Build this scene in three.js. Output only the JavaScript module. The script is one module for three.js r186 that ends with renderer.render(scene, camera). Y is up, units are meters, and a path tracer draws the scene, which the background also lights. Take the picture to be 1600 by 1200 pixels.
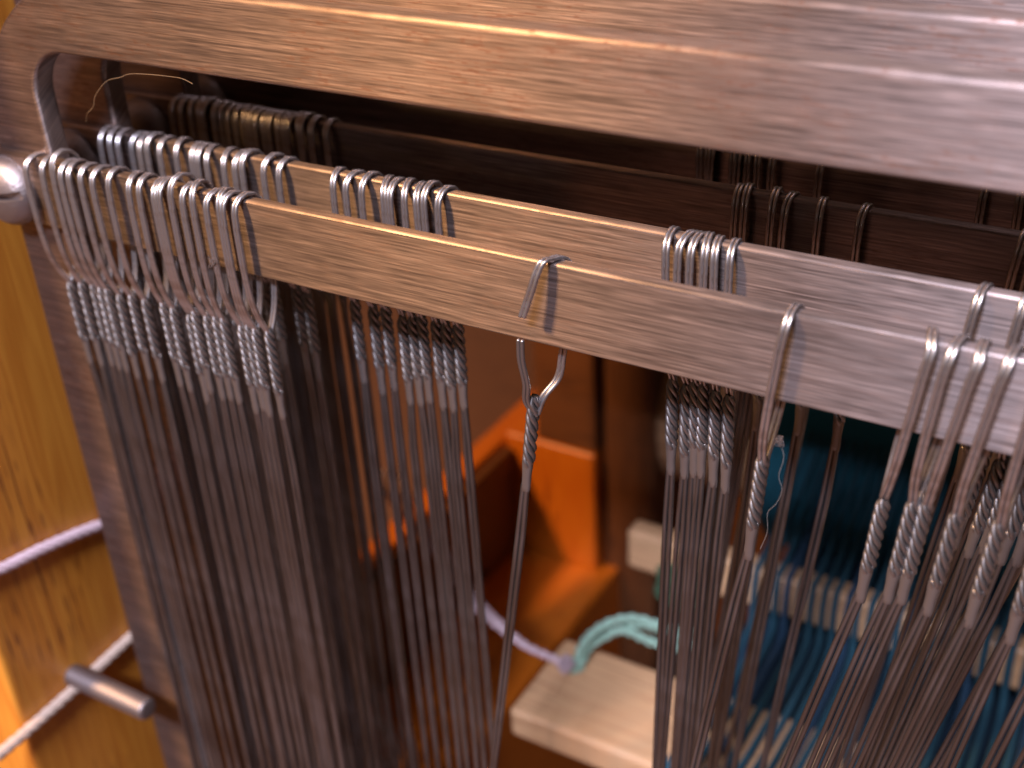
import * as THREE from 'three';
import { mergeGeometries, mergeVertices, toCreasedNormals } from 'three/addons/utils/BufferGeometryUtils.js';
import { RectAreaLightUniformsLib } from 'three/addons/lights/RectAreaLightUniformsLib.js';

// ---------------------------------------------------------------- camera
// Measurements are in millimetres: x right along the bars, y DOWN from the top of the front bar, z DEEP into the loom.
const V = (x, y, z) => new THREE.Vector3(x * .001, -y * .001, -z * .001);
const RX = [0.8577528539565639, 0.0525806616983297, 0.511366126708283];
const RY = [0.22205976939234867, 0.8592585703517599, -0.4608298689260106];
const RZ = [-0.46362646640014293, 0.5088319794316322, 0.7253554413946338];
const EYE = [101.2175, -72.507, -132.3324], FPX = 2004.7;
const scene = new THREE.Scene();
scene.background = new THREE.Color().setRGB(.050, .036, .027);
scene.environment = null;
const camera = new THREE.PerspectiveCamera(2 * Math.atan(600 / FPX) * 180 / Math.PI, 4 / 3, .02, 20);
{
  const ax = (r, s) => new THREE.Vector3(r[0], -r[1], -r[2]).multiplyScalar(s).normalize();
  const m = new THREE.Matrix4().makeBasis(ax(RX, 1), ax(RY, -1), ax(RZ, -1));
  camera.quaternion.setFromRotationMatrix(m);
  camera.position.copy(V(...EYE));
  camera.focus = .182; camera.userData.fStop = 16;
  camera.updateMatrixWorld(true);
}
// a photograph pixel (1600 x 1200) to the point where its ray meets the plane axis = value (millimetres)
function px(x, y, axis, value) {
  const a = (x - 800) / FPX, b = (y - 600) / FPX;
  const d = [0, 1, 2].map(i => RX[i] * a + RY[i] * b + RZ[i]);
  const t = (value - EYE[axis]) / d[axis];
  return [0, 1, 2].map(i => EYE[i] + d[i] * t);
}
// ---------------------------------------------------------------- lights: a warm lamp high on the left, a cool one above and in front
RectAreaLightUniformsLib.init();
function area(name, color, intensity, size, dir, dist, target) {
  const l = new THREE.RectAreaLight(color, intensity, size[0], size[1]);
  l.name = name;
  const d = new THREE.Vector3(...dir).normalize().multiplyScalar(dist);
  l.position.copy(V(...target)).add(d); l.lookAt(V(...target)); scene.add(l);
}
area('warm_lamp', new THREE.Color().setRGB(1, .58, .26), 400, [.09, .09], [-.9, 1.14, 1], .85, [0, 5, 10]);
area('cool_lamp', new THREE.Color().setRGB(.74, .77, 1), 330, [.32, .10], [.09, 1.0, 1], 1.1, [30, 5, 10]);
const renderer = new THREE.WebGLRenderer({ antialias: true });
renderer.toneMapping = THREE.LinearToneMapping;
renderer.toneMappingExposure = 1.12;
renderer.shadowMap.enabled = true;

// ---------------------------------------------------------------- helpers
let seed = 7;
const rnd = () => { seed = (seed * 1664525 + 1013904223) >>> 0; return seed / 4294967296; };
const jit = a => (rnd() * 2 - 1) * a;
const taken = new Map();
function numbered(name) { const n = taken.get(name) ?? 0; taken.set(name, n + 1); return n ? `${name}_${String(n).padStart(3, '0')}` : name; }
function tag(o, label, category, group, kind) {
  if (label) o.userData.label = label; if (category) o.userData.category = category;
  if (group) o.userData.group = group; if (kind) o.userData.kind = kind; return o;
}
function thing(name, label, category, group) { const o = new THREE.Group(); o.name = numbered(name); scene.add(o); return tag(o, label, category, group); }
function mesh(name, geo, mat, parent = scene) {
  const m = new THREE.Mesh(geo, mat); m.name = parent === scene ? numbered(name) : name; m.castShadow = m.receiveShadow = true; parent.add(m); return m;
}
const merge = list => mergeGeometries(list.map(g => g.index ? g.toNonIndexed() : g), false);
// uv in millimetres: u along x, v across (height plus depth)
function barUV(g) { const p = g.attributes.position, uv = new Float32Array(p.count * 2); for (let i = 0; i < p.count; i++) { uv[2 * i] = p.getX(i) * 1000; uv[2 * i + 1] = (p.getY(i) + p.getZ(i) * .7) * 1000; } g.setAttribute('uv', new THREE.BufferAttribute(uv, 2)); return g; }
function boxUV(g, grain) {   // grain: axis the wood runs along (0,1,2)
  const p = g.attributes.position, n = g.attributes.normal, uv = new Float32Array(p.count * 2);
  for (let i = 0; i < p.count; i++) {
    const c = [p.getX(i), p.getY(i), p.getZ(i)].map(v => v * 1000), a = [n.getX(i), n.getY(i), n.getZ(i)].map(Math.abs);
    const k = a[0] > a[1] && a[0] > a[2] ? 0 : a[1] > a[2] ? 1 : 2;
    let others = [0, 1, 2].filter(j => j !== k); let u = others.includes(grain) ? grain : others[0]; let v = others.find(j => j !== u);
    uv[2 * i] = c[u]; uv[2 * i + 1] = c[v] + (k === 1 ? 31 : 0);
  }
  g.setAttribute('uv', new THREE.BufferAttribute(uv, 2)); return g;
}
// eased edges shade smoothly while the large flat faces stay flat (normals weighted by area)
function smooth(g) { g.deleteAttribute('normal'); g.deleteAttribute('uv'); const m = mergeVertices(g, 1e-7); m.computeVertexNormals();
  m.computeBoundingBox(); const { min, max } = m.boundingBox, p = m.attributes.position, n = m.attributes.normal;
  for (let i = 0; i < p.count; i++) { const z = p.getZ(i), y = p.getY(i); if (max.z - z < 2e-7) n.setXYZ(i, 0, 0, 1); else if (z - min.z < 2e-7) n.setXYZ(i, 0, 0, -1); else if (max.y - y < 2e-7) n.setXYZ(i, 0, 1, 0); else if (y - min.y < 2e-7) n.setXYZ(i, 0, -1, 0); }
  return m; }
function rrect(x0, y0, x1, y1, r, path = new THREE.Shape()) {
  const R = Array.isArray(r) ? r : [r, r, r, r];
  path.moveTo(x0 + R[0], y0); path.lineTo(x1 - R[1], y0); path.absarc(x1 - R[1], y0 + R[1], R[1], -Math.PI / 2, 0, false);
  path.lineTo(x1, y1 - R[2]); path.absarc(x1 - R[2], y1 - R[2], R[2], 0, Math.PI / 2, false);
  path.lineTo(x0 + R[3], y1); path.absarc(x0 + R[3], y1 - R[3], R[3], Math.PI / 2, Math.PI, false);
  path.lineTo(x0, y0 + R[0]); path.absarc(x0 + R[0], y0 + R[0], R[0], Math.PI, Math.PI * 1.5, false);
  return path;
}
// rounded box from corner to corner (mm, y down, z deep) with eased edges of radius e
function block(x0, y0, z0, x1, y1, z1, e, seg = 3) {
  const s = rrect(x0 + e, -y1 + e, x1 - e, -y0 - e, Math.min(e, .01));
  const g = new THREE.ExtrudeGeometry(s, { depth: (z1 - z0) - 2 * e, bevelEnabled: true, bevelSize: e, bevelThickness: e, bevelSegments: seg, curveSegments: 2 });
  g.translate(0, 0, -z1 + e); g.scale(.001, .001, .001); return g;
}
function tube(pts, r, seg, rad = 7, closed = false) {
  const c = pts.length === 2 ? new THREE.LineCurve3(pts[0], pts[1]) : new THREE.CatmullRomCurve3(pts, closed, 'centripetal');
  return new THREE.TubeGeometry(c, seg, r * .001, rad, closed);
}
const capBall = (p, r) => { const g = new THREE.SphereGeometry(r * .001, 8, 6); g.translate(p.x, p.y, p.z); return g; };

// ---------------------------------------------------------------- textures
function hash(x, y, s) { let h = (x * 374761393 + y * 668265263 + s * 974634777) | 0; h = Math.imul(h ^ (h >>> 13), 1274126177); return ((h ^ (h >>> 16)) >>> 0) / 4294967296; }
function vnoise(u, v, nu, nv, s) { // periodic value noise
  const x = u * nu, y = v * nv, x0 = Math.floor(x), y0 = Math.floor(y); let fx = x - x0, fy = y - y0; fx = fx * fx * (3 - 2 * fx); fy = fy * fy * (3 - 2 * fy);
  const w = (a, n) => ((a % n) + n) % n; const h = (a, b) => hash(w(a, nu), w(b, nv), s);
  return (h(x0, y0) * (1 - fx) + h(x0 + 1, y0) * fx) * (1 - fy) + (h(x0, y0 + 1) * (1 - fx) + h(x0 + 1, y0 + 1) * fx) * fy;
}
function dataTex(w, h, fn, srgb, repU, repV) {
  const d = new Uint8Array(w * h * 4);
  for (let j = 0; j < h; j++) for (let i = 0; i < w; i++) { const c = fn((i + .5) / w, (j + .5) / h, i, j); const o = 4 * (j * w + i); for (let k = 0; k < 3; k++) d[o + k] = Math.max(0, Math.min(255, 255 * (c.length ? c[k] : c))); d[o + 3] = 255; }
  const t = new THREE.DataTexture(d, w, h, THREE.RGBAFormat); t.wrapS = t.wrapT = THREE.RepeatWrapping; t.magFilter = THREE.LinearFilter; t.minFilter = THREE.LinearMipmapLinearFilter; t.generateMipmaps = true;
  if (srgb) t.colorSpace = THREE.SRGBColorSpace; t.repeat.set(repU, repV); t.needsUpdate = true; return t;
}
const mix = (a, b, t) => a.map((v, i) => v + (b[i] - v) * t), sat = (x, a, b) => Math.max(0, Math.min(1, (x - a) / (b - a)));
// brushed steel: fine scratches along u, brown flecks; the tile is 120 x 40 mm
const streak = (u, v, s) => .3 * vnoise(u, v, 9, 150, s) + .45 * vnoise(u, v, 20, 260, s + 1) + .25 * vnoise(u, v, 60, 440, s + 2);
function steelMaps(s, base, fleck, amount) {
  const patch = (u, v) => .5 * vnoise(u, v, 9, 5, s + 5) + .3 * vnoise(u, v, 30, 14, s + 6) + .2 * vnoise(u, v, 80, 40, s + 7);
  const rust = (u, v) => sat(.4 * vnoise(u, v, 40, 110, s + 8) + .6 * vnoise(u, v, 130, 300, s + 9), .58, .8) * sat(patch(u, v), .42, .66);
  const map = dataTex(1024, 512, (u, v) => {
    const k = streak(u, v, s), p = patch(u, v); let c = base.map(b => b * (.62 + .66 * k + .08 * (p - .5)));
    c = mix(c, fleck, amount * rust(u, v)); c = mix(c, fleck, .12 * sat(p, .5, .8)); return c;
  }, true, 1 / 120, 1 / 40);
  const rough = dataTex(1024, 512, (u, v) => { const k = streak(u, v, s + 20), p = patch(u, v); return .80 + .4 * (k - .5) + .06 * (p - .5) + .15 * rust(u, v); }, false, 1 / 120, 1 / 40);
  const bump = dataTex(1024, 512, (u, v) => streak(u, v, s + 40) * .95 + .05 * patch(u, v), false, 1 / 120, 1 / 40);
  return { map, rough, bump };
}
function steel(s, base, fleck, amount, roughness, metalness, bumpScale, an = .84) {
  const t = steelMaps(s, base, fleck, amount);
  return new THREE.MeshPhysicalMaterial({ color: 0xffffff, map: t.map, roughness, roughnessMap: t.rough, metalness, bumpMap: t.bump, bumpScale, anisotropy: an, anisotropyRotation: Math.PI / 2 });
}
const M = {};
M.bar = steel(11, [.54, .48, .455], [.40, .31, .27], .45, .54, .94, .000025);
M.frame = steel(31, [.55, .48, .45], [.40, .28, .23], .6, .56, .92, .000025);
M.wire = (() => {
  const f = (u, v) => .6 * vnoise(u, v, 24, 4, 3) + .4 * vnoise(u, v, 90, 6, 4);
  const c = dataTex(512, 64, (u, v) => mix([.76, .74, .735], [.64, .58, .545], sat(f(u, v), .4, .75)), true, 1, 1);
  const r = dataTex(512, 64, (u, v) => .8 + .4 * (f(u, v) - .5), false, 1, 1);
  return new THREE.MeshStandardMaterial({ map: c, metalness: .95, roughness: .47, roughnessMap: r });
})();
M.shank = M.wire.clone(); M.shank.color.setRGB(.44, .455, .46); M.shank.roughness = .42;
M.sleeve = new THREE.MeshStandardMaterial({ color: new THREE.Color().setRGB(.25, .215, .195), metalness: .9, roughness: .5, bumpMap: dataTex(128, 128, (u, v) => vnoise(u, v, 12, 12, 77), false, 1, 1), bumpScale: .00003 });
M.tin = new THREE.MeshStandardMaterial({ color: new THREE.Color().setRGB(.28, .25, .235), metalness: .95, roughness: .42 });
M.screw = new THREE.MeshStandardMaterial({ color: new THREE.Color().setRGB(.29, .245, .235), metalness: 1, roughness: .55,
  bumpMap: dataTex(256, 256, (u, v) => .6 * vnoise(u, v, 26, 26, 61) + .4 * vnoise(u, v, 70, 70, 62), false, 1, 1), bumpScale: .00005 });
// wood: rings and pores along u; tile 160 x 60 mm
function wood(s, light, dark, pore, roughness = .5) {
  const f = (u, v) => { const w = vnoise(u, v, 3, 7, s) * 2.2 + vnoise(u, v, 6, 30, s + 1); const ring = .5 + .5 * Math.sin(w * 9 + v * 40 * Math.PI * 2 / 4); const fine = vnoise(u, v, 16, 220, s + 2); return [.5 * ring + .5 * fine, sat(vnoise(u, v, 22, 160, s + 3), .72, .95) * sat(vnoise(u, v, 5, 8, s + 4), .45, .7)]; };
  const map = dataTex(512, 512, (u, v) => { const [a, b] = f(u, v); return mix(mix(light, dark, a * .75), pore, b); }, true, 1 / 160, 1 / 60);
  const bump = dataTex(512, 512, (u, v) => { const [a, b] = f(u, v); return .6 - .25 * a - .35 * b; }, false, 1 / 160, 1 / 60);
  return new THREE.MeshPhysicalMaterial({ map, roughness, bumpMap: bump, bumpScale: .00008, clearcoat: .25, clearcoatRoughness: .35 });
}
M.orange = wood(71, [.80, .53, .18], [.67, .38, .095], [.33, .14, .03]);
M.orange2 = wood(91, [.78, .42, .07], [.70, .33, .04], [.42, .17, .02], .45);
M.pale = wood(101, [.80, .63, .46], [.72, .53, .37], [.55, .38, .25], .7);
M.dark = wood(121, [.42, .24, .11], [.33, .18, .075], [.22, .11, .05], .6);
const yarn = (r, g, b) => new THREE.MeshPhysicalMaterial({ color: new THREE.Color().setRGB(r, g, b), roughness: .95, sheen: .4, sheenRoughness: .6, sheenColor: new THREE.Color().setRGB(r, g, b),
  bumpMap: yarn.bump ??= dataTex(256, 64, (u, v) => .5 * vnoise(u, v, 60, 10, 201) + .5 * vnoise(u, v, 120, 16, 202), false, 10, 1), bumpScale: .00015 });
M.lavender = yarn(.56, .40, .41); M.beige = yarn(.48, .35, .27); M.mint = yarn(.33, .50, .38); M.teal = yarn(.009, .055, .082); M.blue = yarn(.011, .04, .078); M.wound = yarn(.02, .15, .21); M.green = yarn(.035, .075, .035);
M.hair = new THREE.MeshStandardMaterial({ color: new THREE.Color().setRGB(.26, .16, .075), roughness: .6 });
M.paleHair = new THREE.MeshStandardMaterial({ color: new THREE.Color().setRGB(.22, .2, .18), roughness: .7 });
M.lint = new THREE.MeshStandardMaterial({ color: new THREE.Color().setRGB(.10, .07, .058), roughness: .95 });

// ---------------------------------------------------------------- the setting: table the loom stands on
{
  const t = mesh('table_top', boxUV(block(-900, 362, -700, 900, 392, 900, 2), 0), M.dark);
  tag(t, 'dark brown wooden table top under the loom', 'table', null, 'structure');
}
// ---------------------------------------------------------------- loom body
const WX = -97;
{
  const p = thing('loom_side', 'varnished orange wooden side of the loom beside the frame posts', 'loom side');
  mesh('side_panel', boxUV(block(WX - 20, -110, -22, WX, 361, 72, 1.2), 1), M.orange, p);
  mesh('side_rail', boxUV(block(WX - 8, 163, 72.2, WX, 361, 262, 1.2), 2), M.orange2, p);
  mesh('bottom_rail', boxUV(block(WX + .2, 207, 40, -57, 361, 262, 1.5), 2), M.orange2, p);
  mesh('rail_shade_strip', boxUV(block(WX + .2, 165, 74, WX + 3.4, 206.6, 170.6, .6), 2), M.dark, p);  // darker brown strip standing in for the shade on the rail's inner face
  mesh('rear_post', boxUV(block(WX + .3, 160, 171, -63, 206.8, 190, 1), 1), M.orange2, p);
  mesh('rear_dark_block', boxUV(block(WX + 12, 112, 172, -63, 159.8, 228, 1), 2), M.dark, p);  // plain dark brown block above the rear post
  mesh('rear_shade_block', boxUV(block(-62.8, 112, 176, -44, 361, 230, 1), 1), M.dark, p);  // dark upright put in for the shadow beyond the rear post
}
{ // the steel pin in the side panel
  const pts = [[0, 0], [1.9, 0], [2.35, .35], [2.45, .9], [2.45, 22.4], [2.2, 23], [1.5, 23.2], [0, 23.2]].map(a => new THREE.Vector2(a[0] * .001, a[1] * .001));
  const g = new THREE.LatheGeometry(pts, 28); g.rotateZ(-Math.PI / 2);
  const m = mesh('steel_pin', g, M.screw); m.position.copy(V(WX - .2, 119.5, -7.4));
  tag(m, 'short round steel pin sticking out of the orange loom side', 'pin');
}
// plied cord along a path
function cordGeo(P, R, plies, pitch, seg) {
  const c = new THREE.CatmullRomCurve3(P, false, 'centripetal'), len = c.getLength(), fr = c.computeFrenetFrames(seg, false), out = [];
  for (let k = 0; k < plies; k++) {
    const q = []; for (let i = 0; i <= seg; i++) { const t = i / seg, a = 2 * Math.PI * (t * len / (pitch * .001) + k / plies); const p = c.getPointAt(t); p.addScaledVector(fr.normals[i], Math.cos(a) * R * .5 * .001).addScaledVector(fr.binormals[i], Math.sin(a) * R * .5 * .001); q.push(p); }
    out.push(tube(q, R * .62, seg, 6));
  }
  return merge(out);
}
const pxs = (list, axis, value) => list.map(([x, y]) => V(...px(x, y, axis, value)));
{
  const a = mesh('lavender_string', cordGeo(pxs([[-120, 940], [0, 890], [70, 856], [150, 823], [230, 800], [330, 770]], 0, WX + 1.5), 1.2, 3, 7, 90), M.lavender);
  tag(a, 'lavender cotton cord lying on the orange side, above the steel pin', 'cord');
  const b = mesh('beige_string', cordGeo(pxs([[-120, 1270], [0, 1178], [70, 1118], [140, 1055], [205, 995], [300, 915]], 0, WX + 1.4), 1.2, 3, 7, 90), M.beige);
  tag(b, 'beige cotton cord passing behind the steel pin on the orange side', 'cord');
}
// ---------------------------------------------------------------- shaft frames with heddle bars
const BARZ = [0, 14.8, 33, 49.5], BT = 2, BH = 12.7, LOW = 312;
const TOPS = [-29.9, -32.2, -32.6, -32.6];
const shaftLabels = [
  'brown brushed steel shaft frame whose bar carries the broken heddle',
  'brushed steel shaft frame directly behind the one carrying the broken heddle',
  'shadowed steel shaft frame, second behind the one carrying the broken heddle',
  'dark steel shaft frame, rearmost of the row of frames'];
const screwGeo = (() => { // slotted dome, laid out in rows across the slot
  const R = 6.2, H = 4.3, S = .75, F = H - 2.1, K = 40, rows = [];
  const dome = (x, z) => .5 + (H - .5) * Math.sqrt(Math.max(0, 1 - (x * x + z * z) / (R * R)));
  const zs = []; for (let i = 0; i <= 22; i++) { const a = -Math.PI / 2 + i / 22 * (Math.PI / 2 - Math.asin(S / R)); zs.push([R * Math.sin(a), 0]); }
  const neg = zs.map(z => z[0]); neg[neg.length - 1] = -S;
  const add = (z, cut) => { const w = Math.sqrt(Math.max(0, R * R - z * z)), r = []; for (let k = 0; k <= K; k++) { const x = -w * Math.cos(Math.PI * k / K); const y = dome(x, z); r.push([x, cut ? Math.min(F, y) : y, z]); } rows.push(r); };
  for (const z of neg) add(z, false);
  add(-S, true); add(0, true); add(S, true);
  for (const z of neg.slice().reverse()) add(-z, false);
  const pos = [];
  const q = p => pos.push(p[0] * .001, p[1] * .001, p[2] * .001);
  for (let i = 0; i + 1 < rows.length; i++) for (let k = 0; k < K; k++) { const a = rows[i][k], b = rows[i][k + 1], c = rows[i + 1][k], d = rows[i + 1][k + 1]; q(a); q(c); q(b); q(b); q(c); q(d); }
  const g = new THREE.BufferGeometry(); g.setAttribute('position', new THREE.Float32BufferAttribute(pos, 3));
  const uv = []; for (let i = 0; i < pos.length / 3; i++) uv.push(pos[3 * i] * 80, pos[3 * i + 2] * 80); g.setAttribute('uv', new THREE.Float32BufferAttribute(uv, 2));
  g.computeVertexNormals(); const cr = toCreasedNormals(g, .6);
  const rim = new THREE.CylinderGeometry(R * .001, R * .001, .0007, 64).toNonIndexed(); rim.translate(0, .0002, 0);
  return mergeGeometries([cr, rim], false);
})();
function screwHead(parent, x, y, z) { const s = mesh('screw', screwGeo, M.screw, parent); s.rotation.set(Math.PI / 2, .12, 0); s.position.copy(V(x, y, z)); return s; }
function makeShaft(i) {
  const z = BARZ[i], zf = z + BT, top = TOPS[i];
  const o = thing('shaft_frame', shaftLabels[i], 'shaft frame', 'steel shaft frames of the loom');
  const e = .8, left = i ? -93 : -87;
  const s = rrect(left + e, -(LOW + 32) + e, 215 - e, -top - e, [25, 25, 30, i ? 12 : 30].map(r => r - e));
  const h = rrect(-73.8 - e, -(LOW + 18) - e, 202 + e, (i ? 16.2 : 17.9) + e, 8.5 + e, new THREE.Path()); s.holes.push(h);
  const g = new THREE.ExtrudeGeometry(s, { depth: 4.4 - 2 * e, bevelEnabled: true, bevelSize: e, bevelThickness: e, bevelSegments: 5, curveSegments: 28 });
  g.translate(0, 0, -(zf + 4.4) + e); g.scale(.001, .001, .001);
  mesh('frame_body', barUV(smooth(g)), M.frame, o);
  const bar = (y0) => {
    const r = .45, sh = rrect(-BT / 2 + 0, -BH / 2, BT / 2, BH / 2, r);
    const b = new THREE.ExtrudeGeometry(sh, { depth: 306, bevelEnabled: false, curveSegments: 6, steps: 1 });
    b.rotateY(Math.PI / 2); b.translate(-92, -(y0 + BH / 2), -(z + BT / 2)); b.scale(.001, .001, .001); return barUV(smooth(b));
  };
  mesh('heddle_bar', bar(0), M.bar, o);
  mesh('heddle_bar', bar(LOW - BH), M.bar, o);
  for (const [x, y] of [[-83.6, 7.0], [208, 7.0], [-83.6, LOW - 6], [208, LOW - 6]]) {
    const s = screwHead(o, x, y, z - .05, 0);
  }
  return o;
}
for (let i = 0; i < 4; i++) makeShaft(i);

// ---------------------------------------------------------------- heddles
const WR = .32, SR = .42;             // wire radius
const TW0 = 23.2, TW1 = 34.5, SL1 = 40; // twist top, twist bottom, sleeve bottom
// pts in (dx, y, dz) about the bar's middle plane -> pair of wires side by side along x
function pairTube(P, seg, rad, off) { return merge([-1, 1].map(s => tube(P.map(p => V(p[0] + s * off, p[1], p[2])), WR, seg, rad))); }
function loopPath(h, flip) { // one eye of the heddle hooked over a bar
  const { xa, xb, z, lift, w } = h, L = [];
  const hw = w / 2, X = (y) => xa + (xb - xa) * Math.max(0, y) / TW0;
  const top = -WR - lift;
  const pr = [[.35, TW0 + .4, 0], [.55, TW0 - 2.2, -.42], [.75, TW0 - 5.5, -.78], [1, 12, -.98], [1, 6.5, -1], [1, 3.6 - lift * .6, -.98]];
  for (const [k, y, s] of pr) L.push([X(y) + h.yaw * s * hw, y, z + s * hw]);
  const n = 6; for (let i = 1; i < n; i++) { const a = Math.PI * i / n; const c = -Math.cos(a), s = Math.sin(a); const y = 3 - lift * .6 + (top - 3 + lift * .6) * Math.pow(s, .85); L.push([X(0) + h.yaw * c * hw, y, z + c * hw]); }
  for (const [k, y, s] of pr.slice().reverse()) L.push([X(y) - h.yaw * s * hw, y, z - s * hw]);
  return L;
}
function strandGeo(a, b, turns, R, r, z) { // the four wire ends wound round each other
  const out = []; const N = Math.round(turns * 16);
  for (let k = 0; k < 4; k++) {
    const q = []; for (let i = 0; i <= N; i++) { const t = i / N, f = Math.min(1, Math.min(t, 1 - t) * 8 + .35), an = -(t * turns * 2 * Math.PI + k * Math.PI / 2 + .6); q.push(V(a[0] + (b[0] - a[0]) * t + Math.cos(an) * R * f, a[1] + (b[1] - a[1]) * t, z - Math.sin(an) * R * f)); }
    out.push(tube(q, r, N, 6));
  }
  return merge(out);
}
function sleeveGeo(a, b, z) { // solder-filled flat collar tapering into the shank
  const N = 8, K = 12, pos = [], idx = [];
  for (let i = 0; i <= N; i++) { const t = i / N, wx = .86 - .18 * t + .04 * Math.sin(t * 9), wz = .62 - .2 * t; const cx = a[0] + (b[0] - a[0]) * t, cy = a[1] + (b[1] - a[1]) * t;
    for (let k = 0; k < K; k++) { const an = 2 * Math.PI * k / K; const v = V(cx + Math.sign(Math.cos(an)) * Math.pow(Math.abs(Math.cos(an)), .8) * wx, cy, z + Math.sin(an) * wz); pos.push(v.x, v.y, v.z); } }
  for (let i = 0; i < N; i++) for (let k = 0; k < K; k++) { const k2 = (k + 1) % K, A = i * K + k, B = i * K + k2, C = A + K, D = B + K; idx.push(A, C, B, B, C, D); }
  const cap = (i, flip) => { for (let k = 1; k < K - 1; k++) flip ? idx.push(i * K, i * K + k + 1, i * K + k) : idx.push(i * K, i * K + k, i * K + k + 1); }; cap(0, false); cap(N, true);
  const g = new THREE.BufferGeometry(); g.setAttribute('position', new THREE.Float32BufferAttribute(pos, 3)); g.setAttribute('uv', new THREE.Float32BufferAttribute(new Float32Array(pos.length / 3 * 2), 2)); g.setIndex(idx); g.computeVertexNormals(); return g;
}
// h: xa x on the bar, xb x at the twist's top, xc x at the sleeve's end, xe x at the lower bar
function heddle(h, label, group) {
  const o = thing('wire_heddle', label, 'heddle', group);
  h.z = BARZ[h.row] + BT / 2; h.w ??= 5.1 + jit(.4); h.lift ??= Math.max(0, jit(.5)); h.yaw ??= jit(.25);
  h.xb ??= h.xa + jit(.35); h.xc ??= h.xb + jit(.15); h.xe ??= h.xc + jit(.5);
  const dy = jit(.9), t0 = TW0 + dy, t1 = TW1 + dy + jit(.4), s1 = SL1 + dy + jit(.5);
  const xt = h.xb + (h.xc - h.xb) * .7;
  if (!h.broken) mesh('loop', pairTube(loopPath(h), 40, 6, WR * .96), M.wire, o);
  mesh('twist', strandGeo([h.xb, t0 - .3, 0], [xt, t1 + .6, 0], 1.75 + jit(.2), .62, .41, h.z), M.tin, o);
  mesh('sleeve', sleeveGeo([xt, t1 - .6], [h.xc, s1], h.z), M.sleeve, o);
  // shank with the thread eye half way, then the lower hook
  const k = h.kick ?? jit(.2), E0 = LOW / 2 - 5, E1 = LOW / 2 + 5, end = LOW - BH - 10;
  const X = y => h.xc + k + (h.xe - h.xc - k) * (y - s1) / (LOW - s1);
  const zz = h.z + jit(.3);
  const wires = [-1, 1].map(s => tube([V(h.xc + s * .3, s1 - 1.2, h.z), V(X(s1 + 2) + s * SR * .96, s1 + 2, zz), V(X(90) + s * SR * .96, 90, zz), V(X(E0) + s * SR * .96, E0, zz), V(X(LOW / 2) + s * 1.1, LOW / 2, zz), V(X(E1) + s * SR * .96, E1, zz), V(X(230) + s * SR * .96, 230, zz), V(X(end) + s * SR * .96, end, h.z)], SR, 26, 6));
  mesh('shank', merge(wires), M.shank, o);
  const low = [[0, end, 0], [0, end + 4, -1.2], [0, LOW - BH, -2], [0, LOW - 2, -2], [0, LOW + .4, 0], [0, LOW - 2, 2], [0, LOW - BH, 2], [0, end + 4, 1.2], [0, end, 0]].map(p => V(X(end) + (h.xe - X(end)) * (p[1] - end) / (LOW - end), p[1], h.z + p[2]));
  mesh('lower_loop', tube(low, WR * 1.2, 24, 5), M.shank, o);
  return o;
}
const barX = (p, row, y = -.2) => { // x on bar row of the photograph's column p, for the loop's front leg near the bar top
  let py = 400, r; for (let i = 0; i < 12; i++) { r = px(p, py, 2, BARZ[row] - 1.4); const e = r[1] - (y + 2.5); py -= e * 9; } return r[0];
};
const atRow = (x, y, row) => px(x, y, 2, BARZ[row] + BT / 2);
const ORD = ['first', 'second', 'third', 'fourth', 'fifth', 'sixth', 'seventh', 'eighth', 'ninth', 'tenth', 'eleventh', 'twelfth', 'thirteenth', 'fourteenth', 'fifteenth', 'sixteenth', 'seventeenth', 'eighteenth', 'nineteenth', 'twentieth', 'twenty-first', 'twenty-second'];
// front bar, bunch by the screw
const bunch1 = [47, 67, 88, 97, 108, 127, 147, 172, 202, 218, 240, 252, 273, 287, 300, 326, 340, 351, 372];
bunch1.forEach((p, i) => heddle({ row: 0, xa: barX(p, 0), w: i === 0 ? 5.8 : undefined, lift: [2, 12].includes(i) ? 1.5 : [14].includes(i) ? .9 : undefined },
  `${ORD[i]} doubled wire heddle from the dome screw in the front bar's crowded bunch`, 'heddles bunched on the front bar'));
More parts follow.
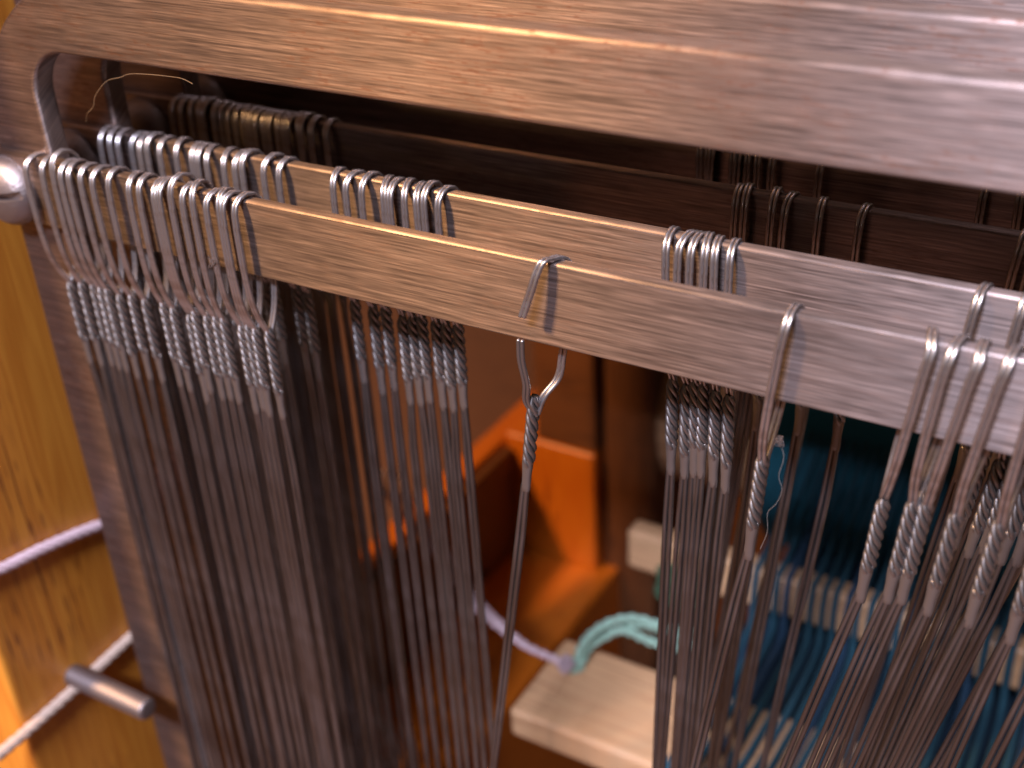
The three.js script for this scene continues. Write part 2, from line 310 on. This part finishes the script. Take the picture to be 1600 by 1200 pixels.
// the broken one
{
  const o = heddle({ row: 0, broken: true, xa: 23.4, xb: atRow(836, 640, 0)[0], xc: atRow(822, 772, 0)[0], xe: atRow(822, 772, 0)[0] - 8.8 * (LOW - 40) / 55, kick: -.2 },
    'broken steel wire heddle with its open loop snapped apart on the front bar', 'lone heddles on the front bar');
  const tip = px(816, 494, 2, -2.5), f0 = px(813, 533, 2, -1.6), f1 = px(879, 552, 2, 3.6), tw = atRow(836, 641, 0);
  const cr = px(846, 410, 2, -1.1);
  const P = [[tip[0], tip[1], -2.5], [tip[0] + (cr[0] - tip[0]) * .45, tip[1] + (cr[1] - tip[1]) * .45, -2.05], [cr[0] - .5, cr[1] + 1.3, -1.5], [cr[0] + .1, cr[1] - .1, -.95], [cr[0] + .6, -WR - .15, .3], [cr[0] + 1.2, -WR - .05, 1.5], [cr[0] + 1.8, .6, 2.7], [cr[0] + 2, 3, 3.1], [f1[0], f1[1], 3.6], [f1[0] - .7, f1[1] + 4, 3.2], [tw[0] + 1.1, tw[1] - 2.2, 1.7], [tw[0] + .15, tw[1] + .6, 1.1]];
  mesh('loop', merge([pairTube(P, 56, 7, WR * .96), ...[-1, 1].map(s => capBall(V(P[0][0] + s * WR * .96, P[0][1], P[0][2]), WR))]), M.wire, o);
  const Q = [[f0[0], f0[1], -1.6], [f0[0] - .1, f0[1] + 3, -1.5], [f0[0] + .15, f0[1] + 7.2, -.9], [tw[0] - .8, tw[1] - 1.6, .2], [tw[0] + .1, tw[1] + .7, .8]];
  mesh('loop_stub', merge([pairTube(Q, 26, 7, WR * .96), ...[-1, 1].map(s => capBall(V(Q[0][0] + s * WR * .96, Q[0][1], Q[0][2]), WR))]), M.tin, o);
}
// the leaning ones further along the front bar: pixels of loop, twist top, sleeve end, shank at the foot of the photograph
const lean = [[1222, 1193, 705, 1170, 852, 1085], [1437, 1383, 770, 1348, 895, 1220], [1480, 1428, 785, 1388, 920, 1267], [1517, 1449, 785, 1412, 905, 1284], [1566, 1497, 795, 1455, 910, 1326], [1622, 1565, 815, 1518, 945, 1394], [1672, 1628, 835, 1585, 960, 1478], [1720, 1690, 850, 1650, 980, 1540], [1790, 1745, 860, 1700, 1000, 1590]];
lean.forEach(([p, tx, ty, sx, sy, bx], i) => {
  const a = atRow(tx, ty, 0), c = atRow(sx, sy, 0), b = atRow(bx, 1200, 0), sl = (b[0] - c[0]) / (b[1] - c[1]);
  heddle({ row: 0, xa: barX(p, 0) + .5, xb: a[0], xc: c[0], xe: c[0] + sl * (LOW - c[1]), kick: -.35, lift: i === 0 ? 0 : undefined },
    i === 0 ? 'lone intact wire heddle standing nearest to the broken heddle on the front bar' : `${ORD[i - 1]} leaning wire heddle past the lone intact one on the front bar`,
    i === 0 ? 'lone heddles on the front bar' : 'leaning heddles on the front bar');
});
// second bar
const row2 = [[[158, 170, 184, 208, 218, 232, 250, 275, 299, 309, 321, 348, 369, 381, 417, 438], 'grey wire heddle from the dome screw in the long bunch on the second bar', 'heddles bunched on the second bar'],
  [[518, 544, 568, 595, 609, 628, 647, 663, 687], 'wire heddle of the nine midway along the second bar, counted from its screw', 'nine heddles midway on the second bar'],
  [[1039, 1066, 1081, 1096, 1112, 1137], 'wire heddle of the tight six on the second bar, counted from its screw', 'six heddles on the second bar']];
for (const [list, label, group] of row2) list.forEach((p, i) => heddle({ row: 1, xa: barX(p, 1), xe: p > 1000 ? barX(p, 1) - 10 + jit(6) : undefined }, `${ORD[i]} ${label}`, group));
[1527, 1597, 1625, 1650, 1684, 1712, 1760].forEach((p, i) => { const x = barX(p, 1); heddle({ row: 1, xa: x, xb: x - 2, xc: x - 4.3, xe: x - 48 - i * 3 }, `${ORD[i]} leaning wire heddle past the tight six on the second bar`, 'leaning heddles on the second bar'); });
// third bar
const row3 = [272, 284, 296, 309, 321, 333, 345, 356, 366, 378, 390, 400, 411, 421, 431, 442, 452, 462, 472, 486, 508];
row3.forEach((p, i) => heddle({ row: 2, xa: barX(p, 2) }, `${ORD[i]} dark wire heddle from the screw in the packed bunch on the third bar`, 'heddles bunched on the third bar'));
[1146, 1160, 1203, 1227, 1276, 1343].forEach((p, i) => { const x = barX(p, 2); heddle({ row: 2, xa: x, xb: x - .6, xc: x - 1.3, xe: x - 14 - i * 3.5 }, `${ORD[i]} dark wire heddle of the scattered six on the third bar, counted from its bunch`, 'scattered heddles on the third bar'); });
[1593, 1620, 1648, 1690, 1725, 1770].forEach((p, i) => { const x = barX(p, 2); heddle({ row: 2, xa: x, xb: x - 2, xc: x - 4, xe: x - 40 - i * 6 }, `${ORD[i]} leaning dark wire heddle past the scattered six on the third bar`, 'leaning heddles on the third bar'); });
// rearmost bar
[1088, 1101, 1114, 1140, 1152, 1168, 1182, 1210, 1284, 1540, 1592].forEach((p, i) => { const x = barX(p, 3); heddle({ row: 3, xa: x, xe: x - 10 - i * 3 }, `${ORD[i]} dark wire heddle along the rearmost bar, counted from its screw end`, 'heddles on the rearmost bar'); });

// ---------------------------------------------------------------- behind the shafts: sticks, warp, ties
const AY = 150, AZ = 125, BY = 160;
const stickA = mesh('warp_stick', boxUV(block(-27, AY - 6, AZ - 3, 240, AY + 7, AZ + 4, 1.6), 0), M.pale);
tag(stickA, 'pale wooden stick under the warp beam, teal threads over it', 'stick', 'pale wooden sticks holding the warp');
const stickB = mesh('warp_stick', boxUV(block(-30, BY, 62, 240, BY + 9, 92, 1.6), 0), M.pale);
stickB.rotation.y = 0;
tag(stickB, 'wide pale wooden stick tied with lavender and mint yarn', 'stick', 'pale wooden sticks holding the warp');
{ // warp beam with its wound yarn
  const o = thing('warp_beam', 'round pale wooden warp beam wound with teal yarn', 'warp beam');
  const cy = 150, cz = 208, r = 30;
  const core = new THREE.CylinderGeometry(r * .001, r * .001, .30, 48); core.rotateZ(Math.PI / 2); core.translate(.106, 0, 0);
  o.position.copy(V(0, cy, cz)); mesh('core', boxUV(core, 0), M.pale, o);
  const prof = []; const n = 230; prof.push(new THREE.Vector2(.001, 0));
  for (let i = 0; i <= n; i++) { const e = Math.min(1, i / 6), rr = r + 1 + 9 * e + ((i % 2) ? .45 : -.25) + .8 * Math.sin(i * .21); prof.push(new THREE.Vector2(rr * .001, i * .001)); }
  const w = new THREE.LatheGeometry(prof, 40); w.rotateZ(-Math.PI / 2); w.translate(-.012, 0, 0);
  const wm = mesh('yarn_windings', w, M.wound, o);
}
{ // warp threads from the beam, over both sticks
  const n = 32;
  for (let i = 0; i < n; i++) {
    const x = 13 + i * 3.1 + jit(.5), m = i % 5 === 3 ? M.blue : M.teal;
    const P = [V(x - 4, 128, 168), V(x - 2, AY - 7.3, AZ + 3), V(x - 2, AY - 7, AZ - 2.5), V(x - 2, AY + 2, AZ - 4.6), V(x - 1.5, AY + 9, AZ - 6), V(x, BY - 1.4, 93), V(x + jit(.4), BY - 1.2, 78), V(x + jit(.4), BY - 1, 61.5), V(x, BY + 5, 60.3), V(x, BY + 30, 66), V(x, BY + 90, 80)];
    const t = mesh('warp_thread', tube(P, .95, 40, 6), m);
    tag(t, 'teal warp thread stretched from the beam over both pale sticks', 'thread', 'teal warp threads over the sticks');
  }
}
{ // cloth below the threads
  const n = 80, k = 16, pos = [], uv = [], idx = [];
  for (let j = 0; j <= k; j++) for (let i = 0; i <= n; i++) { const x = 4 + i * 2.6, t = j / k; const v = V(x + .6 * Math.sin(j), BY + 12 + 16 * Math.sin(t * 3.1) * .4 + .9 * Math.sin(i * 1.1 + j * .4) + 2 * Math.sin(i * .23), 96 + t * 110); pos.push(v.x, v.y, v.z); uv.push(i / n * 20, t * 8); }
  for (let j = 0; j < k; j++) for (let i = 0; i < n; i++) { const a = j * (n + 1) + i; idx.push(a, a + 1, a + n + 1, a + 1, a + n + 2, a + n + 1); }
  const g = new THREE.BufferGeometry(); g.setAttribute('position', new THREE.Float32BufferAttribute(pos, 3)); g.setAttribute('uv', new THREE.Float32BufferAttribute(uv, 2)); g.setIndex(idx); g.computeVertexNormals();
  tag(mesh('blue_cloth', g, M.blue), 'blue woven cloth stretched beneath the teal warp threads', 'cloth');
}
{ // lavender tie from the wide stick to the loom side, three strands
  const k = px(889, 1046, 1, BY - 1.5);
  const mids = [[820, 1008, 1, 156], [752, 950, 1, 152], [690, 862, 0, -84], [640, 800, 0, -92], [598, 735, 0, -97.5]];
  const o = thing('lavender_tie', 'lavender cotton tie of three strands knotted to the wide pale stick', 'cord');
  for (let s = 0; s < 3; s++) {
    const P = [V(k[0] - 1.2, k[1] + 1.5, k[2] + .4 * s), V(k[0] - 2.5, k[1] - 1 - .3 * s, k[2]), ...mids.map((m, i) => { const q = px(m[0] + (s - 1) * (i > 0 ? 2 + 3.2 * i : 1.2), m[1] - (s - 1) * (i > 0 ? 1.5 * i : 0), m[2], m[3]); return V(...q); })];
    mesh('strand', cordGeo(P, 1.05, 2, 6, 70), M.lavender, o);
  }
  mesh('knot', cordGeo([V(k[0] - 2.6, k[1] - 1.6, k[2]), V(k[0] - 1, k[1] - 2.2, k[2] + 1.5), V(k[0] + .6, k[1] - 1.4, k[2]), V(k[0] - 1, k[1] - 1, k[2] - 1.6), V(k[0] - 2.4, k[1] - .8, k[2] + .4)], 1, 2, 5, 30), M.lavender, o);
}
{ // mint yarn looped from the same hole
  const o = thing('mint_yarn', 'mint green yarn looped loosely over the wide pale stick', 'yarn');
  const paths = [[[897, 1052, 160], [902, 1028, 157], [915, 1000, 152], [945, 976, 147], [985, 966, 146], [1030, 978, 148], [1062, 1002, 152], [1085, 1010, 155]],
    [[901, 1050, 160], [910, 1022, 157], [930, 990, 153], [975, 985, 150], [1015, 1002, 153], [1055, 1012, 155], [1090, 1000, 153]],
    [[905, 1046, 159.5], [920, 1012, 156], [950, 992, 152], [1000, 975, 149], [1040, 985, 150], [1080, 985, 149]]];
  for (const p of paths) mesh('strand', cordGeo(p.map(([x, y, Y]) => V(...px(x, y, 1, Y))), 1.15, 2, 6, 70), M.mint, o);
}
{ // dark green yarn tangle beyond
  const P = []; for (let i = 0; i < 26; i++) { const c = px(1062 + jit(38), 918 + jit(36), 1, 152 + jit(3)); P.push(V(...c)); }
  tag(mesh('green_yarn', cordGeo(P, 1.3, 2, 6, 220), M.green), 'dark green yarn tangle hanging between the two pale sticks', 'yarn');
}
// ---------------------------------------------------------------- stray fibres
function fibre(name, list, z, r, label, mat) { tag(mesh(name, tube(list.map(([x, y, dz = 0]) => V(...px(x, y, 2, z + dz))), r, 60, 5), mat), label, 'fibre'); }
fibre('stray_fibre', [[135, 191, 2], [136, 178, 1], [146, 166], [148, 152], [168, 126, -.2], [188, 121, -.3], [200, 116, -.3], [230, 116, -.3], [260, 119, -.3], [285, 123, -.6], [301, 131, -1.2]], 1.6, .03, 'fine golden hair caught under the corner of the front frame rail', M.hair);
fibre('stray_fibre', [[1216, 688], [1225, 712], [1217, 745], [1222, 765], [1212, 788], [1200, 800], [1199, 830], [1188, 858]], -.8, .02, 'thin pale hair dangling beside the lone intact heddle', M.paleHair);
function lint(x, y, z, n, s, label) { const P = []; for (let i = 0; i < n; i++) P.push(V(...px(x + jit(s), y + jit(s * 1.2), 2, z + jit(.5)))); tag(mesh('lint', tube(P, .045, n * 6, 4), M.lint), label, 'lint'); }
lint(333, 410, -1.6, 34, 9, 'brown tuft of lint stuck among the bunched front heddles');
lint(1218, 690, -1.2, 22, 9, 'grey tuft of lint on the loop of the lone intact heddle');
renderer.render(scene, camera);
